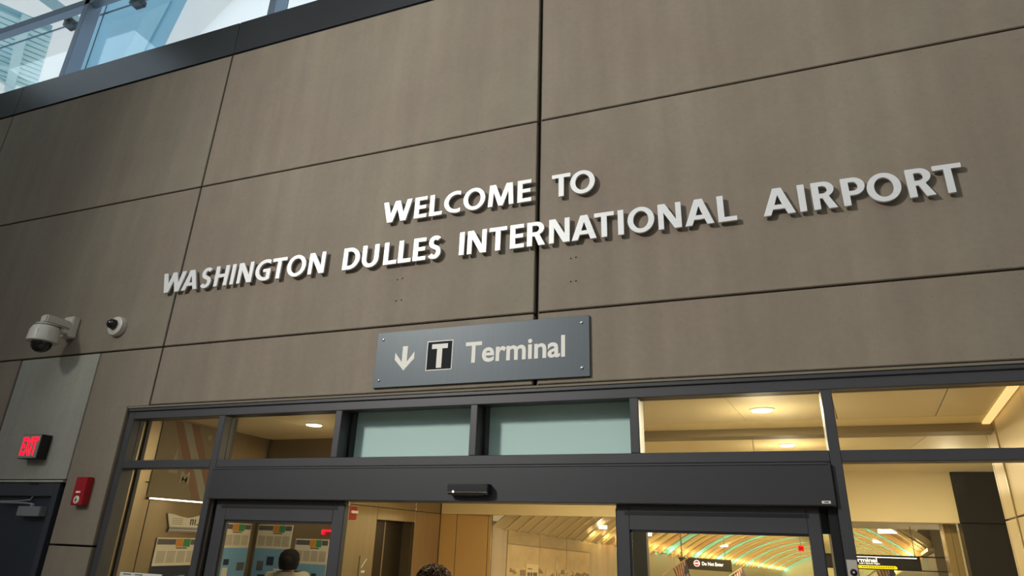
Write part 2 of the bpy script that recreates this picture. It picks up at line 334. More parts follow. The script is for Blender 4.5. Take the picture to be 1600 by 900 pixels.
# door sensor on the header
t = thing('door_sensor', (-1.75, -.012, 2.165), 'black motion sensor bar on the grey sliding-door header', 'sensor')
MB().prism(Fr((0, -.012, 0), (0, -1, 0), (0, 0, 1), (1, 0, 0)), [(0, 2.168), (.05, 2.163), (.068, 2.18), (.068, 2.226), (.05, 2.232), (0, 2.232)], -1.888, -1.606).build('housing', mat('sensor black', '17171a', .35), t, bevel=.004, seg=2)
MB().prism(Fr((0, -.012, 0), (0, -1, 0), (0, 0, 1), (1, 0, 0)), [(.01, 2.160), (.05, 2.160), (.066, 2.178), (.01, 2.178)], -1.85, -1.64).build('lens_strip', SMOKE, t)
MB().lathe((-1.845, -.079, 2.182), (0, -1, 0), [(.007, 0), (.006, .003)], 12).build('indicator_light', mat('indicator', 'fff4d8', .3, emit='fff0c8', estr=4), t)
# small header stickers and key switch on the right mullion
t = tag(MB().box(.318, .362, -.0135, -.012, 2.136, 2.150).build('label_sticker', WHITE), 'small white sticker at the right end of the door header', 'sticker')
MB().box(.330, .352, -.0145, -.0135, 2.1405, 2.1455).build('print', BLACK, t)
t = thing('key_switch', (.42, .018, 1.76), 'pale metal key switch plate on the dark mullion right of the doors', 'switch')
MB().box(.397, .447, .012, .018, 1.74, 1.86).build('plate', mat('switch plate', 'c5bdb2', .4, .3), t, bevel=.002)
MB().lathe((.424, .012, 1.80), (0, -1, 0), [(.017, 0), (.017, .004), (.011, .006)], 20).build('key_cylinder', mat('dark cylinder', '2a2826', .35, .6), t)
MB().lathe((.424, .006, 1.80), (0, -1, 0), [(.005, 0), (.004, .003)], 12).build('keyhole', WHITE, t)
t = tag(MB().box(-4.735, -4.31, .082, .088, 1.38, 1.580).build('paper_notice', WHITE), 'white paper notice taped low inside the left sidelight glass', 'notice')
MB().box(-4.70, -4.62, .0812, .082, 1.565, 1.571).box(-4.58, -4.50, .0812, .082, 1.565, 1.571).build('print', BLACK, t)

# hinged steel door at the far left
dd = sempty('door_1', (-6.1, .03, 0))
MB().box(-5.616, -5.553, -.004, .06, 0, 2.238).box(-6.66, -6.60, -.004, .06, 0, 2.238).box(-6.60, -5.616, -.004, .06, 2.13, 2.238).build('door_frame', mat('navy frame paint', '34363e', .45), dd, bevel=.003)
dl = MB().box(-6.597, -5.62, .022, .06, .01, 2.127).build('door_leaf', NAVY, dd, bevel=.003)
MB().box(-6.60, -5.616, .015, .05, 2.116, 2.13).box(-5.63, -5.616, .012, .05, 0, 2.13).build('door_stop', BLACK, dd)
MB().box(-5.925, -5.812, -.008, -.004, 2.222, 2.236).build('frame_label', BLACK, dd)
cl = thing('door_closer', (-5.79, .02, 1.965), 'grey door closer with a folding arm on the navy steel door', 'door closer')
CLM = mat('closer grey', '8b8c90', .4, .4)
MB().box(-5.925, -5.650, -.045, .022, 1.968, 2.047).build('body', CLM, cl, bevel=.004, seg=2)
MB().lathe((-5.80, -.012, 2.045), (0, 0, 1), [(.018, 0), (.018, .018), (.010, .026)], 14).build('spindle', CLM, cl)
MB().tube([(-5.80, -.012, 2.066), (-5.90, -.02, 2.072), (-6.20, -.03, 2.075)], .008, 8).build('arm', CLM, cl)
MB().tube([(-6.20, -.03, 2.083), (-5.98, -.01, 2.088), (-5.86, .0, 2.10), (-5.85, .005, 2.128)], .007, 8).build('arm', CLM, cl)

# ================================================================== RAISED LETTERING
LZ1, LZ2 = (4.244, 4.430), (3.872, 4.062)
L1 = [('W', -2.63, -2.37), ('E', -2.342, -2.232), ('L', -2.208, -2.097), ('C', -2.082, -1.942), ('O', -1.917, -1.735), ('M', -1.71, -1.503), ('E', -1.473, -1.362), None, ('T', -1.203, -1.062), ('O', -1.064, -.881)]
L2 = [('W', -4.879, -4.616), ('A', -4.634, -4.455), ('S', -4.429, -4.305), ('H', -4.270, -4.125), ('I', -4.092, -4.053), ('N', -4.018, -3.862), ('G', -3.831, -3.674), ('T', -3.662, -3.515), ('O', -3.504, -3.316), ('N', -3.287, -3.130), None,
      ('D', -2.955, -2.799), ('U', -2.777, -2.626), ('L', -2.578, -2.461), ('L', -2.447, -2.335), ('E', -2.318, -2.209), ('S', -2.193, -2.076), None,
      ('I', -1.927, -1.887), ('N', -1.861, -1.707), ('T', -1.686, -1.545), ('E', -1.52, -1.411), ('R', -1.389, -1.251), ('N', -1.222, -1.07), ('A', -1.055, -.876), ('T', -.892, -.752), ('I', -.725, -.685), ('O', -.658, -.477), ('N', -.451, -.298), ('A', -.276, -.092), ('L', -.066, .05), None,
      ('A', .21, .399), ('I', .425, .465), ('R', .505, .639), ('P', .674, .803), ('O', .812, .995), ('R', 1.028, 1.163), ('T', 1.171, 1.317)]
ORD = ['first', 'second', 'third', 'fourth', 'fifth', 'sixth', 'seventh', 'eighth', 'ninth', 'tenth', 'eleventh', 'twelfth', 'thirteenth']
def letters(L, Z0, Z1, words, line):
    wi = k = 0
    for it in L:
        if it is None: wi += 1; k = 0; continue
        ch, a, b = it; q = 1.0046; a *= q; b *= q; z0 = 1.9+(Z0-1.9)*q; z1 = 1.9+(Z1-1.9)*q; h = z1-z0; w = (b-a)/h; me = glyph_mesh(glyph(ch, w))
        mb = MB(); mb.b.from_mesh(me)
        for v in mb.b.verts: v.co = Vector((a+v.co.x*h, -.031-.011*(v.co.z*2), z0+v.co.y*h))
        bmesh.ops.remove_doubles(mb.b, verts=mb.b.verts, dist=.0002)
        xc = {'L': a+.02, 'E': a+.02, 'P': a+.02, 'R': a+.02, 'D': a+.02, 'H': a+.02, 'N': a+.018, 'U': a+.018, 'M': a+.02, 'O': a+.02, 'C': a+.02, 'G': a+.02}.get(ch, (a+b)/2)
        zz = (z0+.5*h, ) if ch in 'OCG' else (z0+.25*h, z0+.75*h)
        if ch == 'A': xc, zz = (a+b)/2, (z0+.29*h, )
        if ch == 'U': zz = (z0+.7*h, )
        if ch == 'S': zz = (z0+.5*h, )
        if ch == 'W': zz = (z0+.85*h, )
        for z in zz: mb.lathe((xc, .0, z), (0, -1, 0), [(.006, 0), (.006, .024)], 8)        # stand-off pins
        o = mb.build('steel_letter', STEEL, loc=((a+b)/2, -.031, z0))
        tag(o, 'raised steel letter %s, %s letter of %s on the %s line' % (ch, ORD[k], words[wi], line), 'letter', 'raised steel letters of the welcome inscription'); k += 1
letters(L1, LZ1[0], LZ1[1], ['WELCOME', 'TO'], 'upper'); letters(L2, LZ2[0], LZ2[1], ['WASHINGTON', 'DULLES', 'INTERNATIONAL', 'AIRPORT'], 'lower')

# ================================================================== TERMINAL SIGN
t = thing('direction_sign', (-1.76, -.004, 2.905), 'grey metal sign with arrow, boxed T and the word Terminal above the doors', 'sign')
MB().box(-2.573, -.947, -.020, -.001, 2.906, 3.326).build('panel', SIGN, t, bevel=.0015)
c_ = -2.328
MB().prism(WF, [(c_-.021, 3.206), (c_+.021, 3.206), (c_+.021, 3.088), (c_+.080, 3.162), (c_+.080, 3.108), (c_, 3.023), (c_-.080, 3.108), (c_-.080, 3.162), (c_-.021, 3.088)], .020, .0215).build('arrow', OFFW, t)
bd = MB().box(-2.149, -1.942, -.0215, -.020, 3.009, 3.228).build('badge_border', OFFW, t)
MB().box(-2.142, -1.949, -.0222, -.0214, 3.016, 3.221).build('badge_field', mat('badge black', '14171b', .6, 0, .12), t)
MB().prism(WF, [(-2.066, 3.026), (-2.024, 3.026), (-2.024, 3.168), (-1.982, 3.168), (-1.982, 3.203), (-2.108, 3.203), (-2.108, 3.168), (-2.066, 3.168)], .0221, .0235).build('badge_letter', OFFW, t)
text(WF, 'Terminal', -1.842, -1.114, 3.045, 3.198, .020, 'lettering', OFFW, t, .022)
for x, z in ((-2.524, 3.270), (-2.525, 2.960), (-1.0, 3.275), (-1.0, 2.963)):
    MB().lathe((x, -.020, z), (0, -1, 0), [(.011, 0), (.010, .004), (.005, .007)], 14).build('screw', mat('steel screw', 'c9c9c6', .25, .9), t, smooth=True)

# ================================================================== CAMERAS, EXIT SIGN, FIRE ALARM
t = thing('dome_camera', (-5.72, -.2, 3.3), 'white wall-mounted dome security camera hanging from a bracket arm', 'security camera')
MB().box(-6.02, -5.89, -.07, .0, 3.54, 3.745).build('wall_mount', PLAST, t, bevel=.008, seg=2)
MB().box(-5.99, -5.90, -.30, -.04, 3.612, 3.69).box(-5.975, -5.91, -.13, -.04, 3.56, 3.62).build('arm', PLAST, t, bevel=.012, seg=2)
cx, cy = -5.945, -.25
MB().lathe((cx, cy, 3.435), (0, 0, 1), [(.095, 0), (.124, .004), (.124, .03), (.116, .11), (.102, .145), (.090, .15), (.090, .17), (.05, .178)], 36).build('housing', PLAST, t, smooth=True)
MB().lathe((cx, cy, 3.587), (0, 0, 1), [(.094, 0), (.094, .008)], 36).build('seam_ring', mat('seam grey', '6f6c66', .5), t, smooth=True)
MB().lathe((cx, cy, 3.345), (0, 0, 1), [(.004, 0), (.030, .004), (.056, .018), (.076, .045), (.083, .078), (.083, .095)], 32).build('dome', SMOKE, t, smooth=True)
for a in (200, 250, 300, 340): MB().box(-.002, .002, -.002, .002, 0, .085).build('housing_rib', PLAST, t, loc=(0, 0, 0)).location = Vector((cx+.120*math.cos(math.radians(a)), cy+.120*math.sin(math.radians(a)), 3.45))-WORLD[t.name]
t = thing('mini_dome_camera', (-5.37, -.03, 3.53), 'small round white camera with a black dome flat on the concrete wall', 'security camera')
MB().lathe((-5.355, 0, 3.612), (0, -1, 0), [(.092, 0), (.092, .028), (.086, .045), (.074, .05)], 36).build('base', PLAST, t, smooth=True)
MB().lathe((-5.362, -.048, 3.622), (0, -1, 0), [(.046, 0), (.046, .02), (.040, .044), (.026, .06), (.006, .066)], 28).build('dome', SMOKE, t, smooth=True)
MB().lathe((-5.300, -.049, 3.62), (0, -1, 0), [(.004, 0), (.004, .002)], 8).build('screw', BLACK, t); MB().lathe((-5.355, -.049, 3.545), (0, -1, 0), [(.004, 0), (.004, .002)], 8).build('screw', BLACK, t)

t = thing('exit_sign', (-5.93, -.05, 2.43), 'lit red EXIT sign on the pale concrete above the navy door', 'exit sign')
MB().box(-6.06, -5.815, -.088, .002, 2.435, 2.64).build('housing', mat('exit sign black', '0b0a0b', .4), t, bevel=.003)
MB().box(-6.052, -5.823, -.092, -.088, 2.440, 2.635).build('face', mat('exit face', '8f8780', .45), t)
EXR = mat('exit red', 'ff1030', .4, emit='ff0a28', estr=2.2)
text(WF, 'EXIT', -6.036, -5.842, 2.462, 2.618, .092, 'lettering', EXR, t, .03)
t = thing('fire_alarm', (-5.25, -.03, 2.05), 'red fire alarm speaker with white strobe on the narrow concrete strip', 'fire alarm')
MB().box(-5.302, -5.165, -.058, .002, 2.060, 2.282).build('body', RED, t, bevel=.006, seg=2)
MB().box(-5.262, -5.212, -.064, -.058, 2.155, 2.170).build('strobe_lens', mat('strobe white', 'efe9da', .3), t, bevel=.002)
MB().lathe((-5.236, -.058, 2.103), (0, -1, 0), [(.031, 0), (.031, .004), (.024, .008)], 26).build('speaker_grille', mat('grille white', 'dcd6c6', .5), t, smooth=True)
MB().box(-5.240, -5.232, -.068, -.065, 2.085, 2.122).box(-5.252, -5.220, -.068, -.065, 2.100, 2.106).build('grille_slots', mat('slot red', '7d2a2a', .5), t)

# ================================================================== HALL ENCLOSURE
struct(MB().box(-15, 9, -13, .05, -.1, 0).build('floor', FLOOR)); struct(MB().box(-15.2, -13.6, -13.2, .6, 10.4, 10.6).box(-9.9, 9.2, -13.2, .6, 10.4, 10.6).box(-13.6, -9.9, -13.2, -5.2, 10.4, 10.6).box(-13.6, -9.9, -1.2, .6, 10.4, 10.6).build('ceiling', HALL))
rl = sempty('added_rooflight', (-11.7, -3.2, 10.4)); MB().box(-13.6, -9.9, -5.2, -1.2, 10.5, 10.51).build('pane', G_CL, rl)  # unseen roof opening, added so the parapet mirrors blue sky
for y in (-4.2, -3.2, -2.2): MB().box(-13.6, -9.9, y-.04, y+.04, 10.42, 10.5).build('glazing_bar', MULL, rl)
for i, (x0, x1) in enumerate(((-15.2, -15), (9, 9.2))):
    struct(MB().box(x0, x1, -13.2, .3, 0, 10.4).build('wall_left' if i == 0 else 'wall_right', HALL))
mb = MB().box(-15, 9, -13.2, -13, 0, 6.2).box(-15, 9, -13.2, -13, 9.4, 10.4)
for x in (-15, -11, -7, -3, 1, 5, 8.8): mb.box(x, x+.25, -13.2, -13, 6.2, 9.4)
struct(mb.build('wall_back', HALL))
wb = sempty('added_back_window', (-3, -13.1, 3.2))  # unseen windows, put in for sky reflections on the parapet
for z in (7.8,): MB().box(-15, 9, -13.16, -13.04, z, z+.1).build('rail', MULL, wb)
MB().box(-15, 9, -13.11, -13.10, 6.2, 9.4).build('pane', G_CL, wb)
# ================================================================== VESTIBULE BEHIND THE GLASS
XL = -5.75
struct(MB().box(-7, 6, .30, 8.2, -.1, 0).build('floor', mat('vestibule floor', '9a8f7c', .3, noise=((25, 25, 25), .1, 3))))
vl = sempty('wall_left', (XL, 4, 0))
def wl(y0, y1, z0, z1, m=METP, name='wall_panel'): return MB().box(XL-.05, XL, y0+.004, y1-.004, z0+.004, z1-.004).build(name, m, vl, bevel=.002)
for a, b in ((.3, 1.1), (1.1, 2.72), (2.72, 3.95), (3.95, 5.45), (6.72, 7.72)):
    wl(a, b, 0, 2.335); wl(a, b, 2.335, 3.08)
wl(5.45, 6.72, 2.335, 3.08); wl(5.45, 6.72, 2.145, 2.335)
MB().box(XL-.9, XL-.06, .3, 5.44, 0, 3.1).box(XL-.9, XL-.06, 6.73, 8.2, 0, 3.1).box(XL-.9, XL-.06, 5.44, 6.73, 2.16, 3.1).build('wall_core', BLACK, vl)
# elevator recess
el = sempty('door_3', (XL-.2, 6.08, 0))
MB().box(XL-.24, XL-.20, 5.46, 6.08, .01, 2.14).build('door_leaf', ELEV, el, bevel=.003); MB().box(XL-.27, XL-.23, 6.06, 6.71, .01, 2.14).build('door_leaf', ELEV, el, bevel=.003)
MB().box(XL-.20, XL-.195, 6.03, 6.07, .01, 2.14).build('leading_edge', mat('pale steel edge', '8f877a', .3, .7), el)
MB().box(XL-.28, XL-.05, 5.445, 5.455, 0, 2.14).build('jamb_left', METP, el); MB().box(XL-.28, XL-.05, 6.715, 6.725, 0, 2.14).build('jamb_right', METP, el); MB().box(XL-.28, XL-.05, 5.45, 6.72, 2.14, 2.15).build('head_jamb', BLACK, el)
# pilaster wall closing the left bay, and the angled return beyond the bulkhead
struct(MB().box(XL, -4.62, 2.72, 2.95, 0, 3.0).build('wall_pilaster', METP, bevel=.003))
MB().box(XL, XL+.03, 2.69, 2.72, 0, 3.0).build('corner_trim', mat('bronze trim', '6d5f45', .4, .5), vl)
fA = Fr((-5.75, 7.74, 0), (.985, .17, 0), (0, 0, 1), (.17, -.985, 0)); wr_ = sempty('wall_return', (-5.3, 7.85, 0))
for a, b in ((0, .32), (.325, .93), (.935, 1.0)): MB().fbox(fA, a+.003, b-.003, 0, 2.335, -.05, 0).build('wall_panel', METB, wr_, bevel=.002)
MB().fbox(fA, 0, 1.0, 0, 2.6, -.09, -.05).build('backing', BLACK, wr_)
# ceiling: tiles, drop bulkhead, rear ceiling
vc = sempty('ceiling', (-2, 1.5, 3.0))
tx = [-5.75, -4.6, -3.5, -2.4, -1.35, -.30, .46, 1.22, 2.1]
sl = .13
def slab(pts, z0, z1, name, m, par, bevel=.002): return MB().prism(Fr((0, 0, 0), (1, 0, 0), (0, 1, 0), (0, 0, 1)), pts, z0, z1).build(name, m, par, bevel=bevel)
for a, b in zip(tx, tx[1:]):
    k = sl if a > -.5 else 0; k2 = sl if b > -.5 else 0
    slab([(a+.003, .3), (b-.003, .3), (b-.003+k2*.95, 1.27), (a+.003+k*.95, 1.27)], 3.0, 3.03, 'ceiling_tile', TILE, vc)
    slab([(a+.003+k*.95, 1.276), (b-.003+k2*.95, 1.276), (b-.003+k2*2.1, 2.40), (a+.003+k*2.1, 2.40)], 3.0, 3.03, 'ceiling_tile', TILE, vc)
MB().box(-5.75, 2.4, 2.408, 2.86, 3.0, 3.03).build('ceiling_border', CREAM, vc); MB().box(-7, 6, .3, 8.2, 3.2, 3.25).build('ceiling_slab', CREAM, vc)
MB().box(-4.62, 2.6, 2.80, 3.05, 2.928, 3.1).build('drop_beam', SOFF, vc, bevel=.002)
for a, b in ((-5.75, -3.5), (-3.5, -1.7), (-1.7, .0), (.0, 1.75), (1.75, 6)):
    MB().box(a+.003, b-.003, 3.05, 7.8, 3.07, 3.1).build('ceiling_panel', CREAM, vc)
# bulkhead over the way to the tunnel
bk = struct(MB().box(XL, 2.765, 7.75, 7.95, 2.338, 3.10).build('bulkhead', CREAM, bevel=.004))
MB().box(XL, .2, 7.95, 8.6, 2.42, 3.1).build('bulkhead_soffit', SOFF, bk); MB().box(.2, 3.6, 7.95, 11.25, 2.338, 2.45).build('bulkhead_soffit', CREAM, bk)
bp_ = sempty('wall_rear', (3.2, 7.8, 0))
MB().box(2.77, 3.7, 7.72, 7.92, 2.345, 3.075).build('stone_panel', BLKP, bp_, bevel=.003); MB().box(2.77, 3.7, 7.72, 7.92, 0, 2.335).build('stone_panel', BLKP, bp_, bevel=.003)
MB().box(2.78, 3.7, 7.80, 7.95, 0, 3.08).build('backing', BLACK, bp_); MB().box(3.7, 6, 7.75, 7.95, 0, 3.1).build('wall_panel', CREAM, bp_)
# right-hand metal panel wall, slightly splayed
fR = Fr((1.62, .30, 0), (.155, 1, 0), (0, 0, 1), (-1, .155, 0)); LR = 3.13
vr = sempty('wall_side', (1.9, 1.8, 0)); PANR = mat('satin cream metal panel', 'cdbb92', .42, .45, noise=((60, 60, .6), .03, 2))
for a, b in ((0, 1.05), (1.055, 2.42), (2.50, LR)):
    MB().fbox(fR, a+.003, b-.003, 0, 2.20, -.05, 0).build('wall_panel', PANR, vr, bevel=.002); MB().fbox(fR, a+.003, b-.003, 2.215, 3.0, -.05, 0).build('wall_panel', PANR, vr, bevel=.002)
MB().fbox(fR, 0, LR, 0, 3.1, -.12, -.05).build('backing', BLACK, vr)
MB().fbox(fR, 2.425, 2.49, 0, 3.0, -.05, -.02).build('reveal', mat('reveal bronze', '4f452f', .4, .5), vr); MB().fbox(fR, 2.445, 2.468, 0, 3.0, -.02, .008).build('vertical_trim', mat('polished trim', 'd8c8a0', .2, .8), vr)
MB().fbox(fR, LR-.09, LR-.08, 0, 3.0, -.01, .001).build('panel_seam', BLACK, vr)
# light cove along that wall
t = tag(MB().prism(Fr((0, 0, 0), (1, 0, 0), (0, 1, 0), (0, 0, 1)), [(1.645, .95), (1.705, .95), (1.985, 2.79), (1.925, 2.79)], 2.985, 3.0).build('linear_ceiling_light', mat('warm diffuser', 'ffe9b8', .5, emit='ffd890', estr=.9)), 'slim linear ceiling light along the right-hand panel wall', 'ceiling light')
# recessed downlights
GLOW = mat('downlight glow', 'fff2cf', .5, emit='fff0c8', estr=14)
for i, (x, y, z, lab) in enumerate(((.10, 1.83, 3.0, 'round downlight in the front ceiling tiles behind the fifth transom pane'), (.386, 4.49, 3.07, 'round downlight in the rear ceiling beyond the drop beam'), (-4.42, 1.79, 3.0, 'round downlight in the ceiling behind the second transom pane'), (-2.2, 1.83, 3.0, 'round downlight hidden behind the frosted transom panes'), (-2.6, 5.2, 3.07, 'round downlight in the rear ceiling left of centre'), (2.3, 5.6, 3.07, 'added round downlight brightening the rear bulkhead near the black stone panels'))):  # last one is added, to brighten the rear bulkhead
    t = thing('recessed_downlight', (x, y, z-.01), lab, 'ceiling light', 'recessed downlights of the vestibule')
    MB().lathe((x, y, z+.002), (0, 0, -1), [(.105, 0), (.105, .008), (.085, .012)], 28).build('trim_ring', WHITE, t); MB().lathe((x, y, z-.010), (0, 0, -1), [(.082, 0), (.078, .004)], 28).build('diffuser', GLOW, t)
    pw = (1.1, 1.4, .16, .45, 1.3, 1.3)[i]; lamp('AREA', (x, y, z-.02), (x, y, 0), VEST_W*pw, (1, .87, .58), size=.16, name='downlight_beam')
    lamp('POINT', (x, y, z-.35), (x, y, 0), VEST_P*pw, (1, .87, .58), size=.12, name='downlight_spill')
# lit strip, posters and wavy-topped card on the left wall
t = thing('linear_wall_light', (XL+.02, 1.6, 2.17), 'thin lit white strip light on the left vestibule wall above the posters', 'wall light')
MB().box(XL, XL+.03, 1.06, 2.35, 2.175, 2.195).build('housing', METP, t); MB().box(XL+.03, XL+.034, 1.07, 2.34, 2.178, 2.192).build('diffuser', mat('strip glow', 'fffbe8', .5, emit='fff6dc', estr=3.5), t)
PAPER = mat('poster paper', 'd9d2bd', .6); GREY = mat('poster grey', '5c5b60', .6); ORG = mat('poster orange', 'd08a2e', .6); GRN = mat('poster green', '3f8a52', .6); TXT = mat('print grey', '9a917f', .7); INK = mat('print dark', '2c2a2c', .7); BLU = mat('poster blue', '74a3c4', .6); NVB = mat('poster navy', '23283a', .6)
def poster(f, w, h, label, off):
    t = thing('transit_poster', f.p(w/2, 0, 0), label, 'poster', 'route posters on the vestibule walls')
    MB().fbox(f, 0, w, 0, h, 0, .012).build('board', PAPER, t, bevel=.001)
    MB().fbox(f, .01, w*.44, h-.065, h-.012, .012, .0135).build('header_band', GREY, t); MB().fbox(f, w*.80, w-.01, h-.065, h-.012, .012, .0135).build('header_band', GREY, t)
    MB().fbox(f, w*.45, w*.61, h-.085, h-.008, .012, .0135).build('orange_tab', ORG, t); MB().fbox(f, w*.62, w*.79, h-.085, h-.008, .012, .0135).build('green_tab', GRN, t)
    MB().fbox(f, w*.47, w*.73, h-.102, h-.092, .012, .0135).build('heading_bar', INK, t)
    mb = MB()
    for c in range(4):
        for r in range(9): mb.fbox(f, w*(.05+.235*c), w*(.05+.235*c+.2), h-.135-.0125*r, h-.1285-.0125*r, .012, .0130)
    mb.build('timetable_columns', TXT, t)
    MB().fbox(f, 0, w, .0, h-.265, .012, .0128).build('map_panel', NVB if off == 1 else BLU, t)
    rr = random.Random(off)
    for k in range(7):
        a = rr.uniform(.02, .75)*w; b = (.25+.09*k)*(h-.3); MB().fbox(f, a, a+w*(.12+.1*rr.random()), b, b+.06+.05*rr.random(), .0128, .0138+.0003*k).build('map_block', BLU if off == 1 else (NVB, PAPER, GREY)[k % 3], t)
fL = lambda y, z: Fr((XL+.002, y, z), (0, 1, 0), (0, 0, 1), (1, 0, 0)); fB = lambda x, z: Fr((x, 2.718, z), (1, 0, 0), (0, 0, 1), (0, -1, 0))
poster(fL(1.285, .95), .55, .87, 'route poster with orange and green tabs under the wavy-topped card', 1)
poster(fL(2.06, 1.0), .55, .99, 'route poster behind the left edge of the left sliding door glass', 2)
poster(fB(-5.715, 1.0), .50, .99, 'route poster on the facing wall behind the middle of the left sliding door', 3)
poster(fB(-5.145, .90), .46, .945, 'lower route poster behind the person in the left sliding door glass', 4)
t = thing('wavy_card', (XL+.02, 1.62, 1.87), 'white printed card with a wavy top edge above the leftmost poster', 'sign')
f = Fr((XL+.002, 0, 0), (0, 1, 0), (0, 0, 1), (1, 0, 0))
MB().prism(f, [(1.40, 1.925), (1.86, 1.925), (1.87, 2.07), (1.80, 2.055), (1.70, 2.03), (1.62, 2.018), (1.52, 2.03), (1.42, 2.05), (1.345, 2.055)], .0, .015).build('board', PAPER, t)
MB().prism(f, [(1.385, 1.875), (1.86, 1.875), (1.86, 1.92), (1.40, 1.92)], .0, .02).build('tray', mat('tray grey', '8d8a86', .4), t); MB().box(XL+.02, XL+.024, 1.40, 1.85, 1.893, 1.898).build('tray_edge', WHITE, t)
mb = MB()
for r in range(4): mb.fbox(f, 1.42, 1.56, 1.95+.018*r, 1.956+.018*r, .015, .0155)
mb.build('print', TXT, t); MB().fbox(f, 1.66, 1.675, 1.95, 2.005, .015, .0156).fbox(f, 1.69, 1.705, 1.95, 2.005, .015, .0156).fbox(f, 1.66, 1.705, 1.998, 2.008, .015, .0156).fbox(f, 1.72, 1.735, 1.95, 2.01, .015, .0156).fbox(f, 1.75, 1.80, 1.95, 1.962, .015, .0156).build('lettering', INK, t)
t = thing('exit_sign_corner', (-4.72, 2.70, 1.89), 'small red lit corner strip, stand-in for a part-hidden exit sign, on the pilaster behind the left sliding door', 'indicator')
MB().box(-4.79, -4.65, 2.69, 2.72, 1.93, 1.95).box(-4.79, -4.772, 2.69, 2.72, 1.90, 1.93).build('lit_strip', EXR, t)  # glowing stand-in for the glimpsed red corner of an exit sign
# striped banner graphic high on the left wall
t = thing('wall_banner', (XL+.01, 1.45, 2.2), 'faded red and grey striped banner with a star on the left vestibule wall', 'banner')
MB().fbox(f, 1.05, 1.90, 2.20, 2.985, .002, .006).build('cloth', mat('banner base', '80745a', .8), t)
for q, (a, b, m_) in enumerate(((1.30, 1.41, 'g'), (1.42, 1.52, 'r'), (1.19, 1.29, 'r'))):
    MB().prism(f, [(a, 2.98), (b, 2.98), (b+.44, 2.21), (a+.44, 2.21)] if q < 2 else [(a, 2.98), (b, 2.98), (b+.44, 2.21), (a+.44, 2.21)], .006, .008).build('stripe', mat('banner grey', '8f8a7c', .8) if m_ == 'g' else mat('banner red', '7d5f4a', .8), t)
MB().prism(f, [(1.30, 2.72), (1.36, 2.45), (1.24, 2.45)], .006, .0085).build('pennant', mat('banner grey', '8f8a7c', .8), t)
st = [(1.705+(.05 if k % 2 == 0 else .02)*math.sin(k*math.pi/5), 2.875+(.05 if k % 2 == 0 else .02)*math.cos(k*math.pi/5)) for k in range(10)]
MB().prism(f, st, .006, .0088).build('star', mat('banner star', '9a927e', .8), t)
text(f, 'M', 1.41, 1.53, 2.36, 2.48, .008, 'lettering', mat('banner star', '9a927e', .8), t, .02)
# strobe and call panel beside the elevator
t = thing('strobe_alarm', (XL+.02, 4.55, 2.12), 'small red alarm strobe high on the metal wall left of the elevator', 'fire alarm')
MB().box(XL, XL+.05, 4.58, 4.78, 2.12, 2.30).build('body', RED, t, bevel=.006); MB().box(XL+.05, XL+.075, 4.60, 4.78, 2.205, 2.245).build('strobe_lens', mat('strobe white', 'efe9da', .3), t, bevel=.006)
t = thing('elevator_call_panel', (XL+.01, 5.18, 1.1), 'slim metal call panel with white fire symbol left of the elevator', 'call panel')
MB().box(XL, XL+.012, 5.06, 5.34, 1.10, 1.62).build('plate', METP, t, bevel=.002)
fc = Fr((XL+.012, 0, 0), (0, 1, 0), (0, 0, 1), (1, 0, 0)); MB().prism(fc, [(5.10, 1.45), (5.125, 1.45), (5.26, 1.575), (5.235, 1.575)], 0, .002).prism(fc, [(5.12, 1.38), (5.22, 1.38), (5.22, 1.41), (5.12, 1.41)], 0, .002).build('symbol', OFFW, t)
MB().lathe((XL+.012, 5.20, 1.24), (1, 0, 0), [(.022, 0), (.020, .006)], 18).build('button', WHITE, t)

# ================================================================== THE TUNNEL BEYOND
D = Vector((.13307468, .99038206, -.03787481)); N = Vector((.99109318, -.13317023, 0)); UPV = N.cross(D)
L0 = Vector((-3.457, 18, 1.759)); WT = 7.35
def tp(s, a, h): return L0+D*s+N*a+UPV*h                              # station, across, above cornice
S0, S1 = -10.1, 34
tn = sempty('tunnel_vault', tp(10, WT/2, 1)); RIBM = mat('vault panel metal', 'd9c79a', .35, .25)
RISE = 1.35; rad = ((WT/2)**2+RISE**2)/(2*RISE); half = math.asin(WT/2/rad); NA = 28
def prof(k, dr=0):
    th = -half+2*half*k/NA; return WT/2+(rad-dr)*math.sin(th), (rad-dr)*math.cos(th)-(rad-RISE)
def smin(a): return (-10.05 if a < 3.6 else -6.76)+.1345*a
def vault_strip(sa, sb, dr0, dr1, name, m, k0=0, k1=28, th=-.12):
    k1 = min(k1, max([k for k in range(k0, 29) if sb > smin(prof(k)[0])+.02] or [0]))
    if k1 <= k0: return None
    mb = MB(); b = mb.b; rows = []; ks = range(k0, k1+1)
    for s_, dr in ((sa, dr0), (sb, dr1), (sb, th), (sa, th)):
        rows.append([b.verts.new(tp(max(s_, smin(prof(k)[0])), *prof(k, dr))) for k in ks])
    for A, B in zip(rows, rows[1:]+rows[:1]):
        for k in range(k1-k0): b.faces.new((A[k], A[k+1], B[k+1], B[k]))
    return mb.build(name, m, tn, smooth=True)
cell = .5; ns = int((S1-S0)/cell)
for i in range(ns):
    s = S0+i*cell
    rd = .05 if i < 13 else (.15 if i % 2 == 0 else .03)
    if i: vault_strip(s, s+.10, rd, rd, 'vault_rib', RIBM)
    vault_strip(s+.10 if i else s-.4, s+cell, .0, .03, 'vault_panel', RIBM, th=-.12 if i > 2 else -.015)
struct(tn)
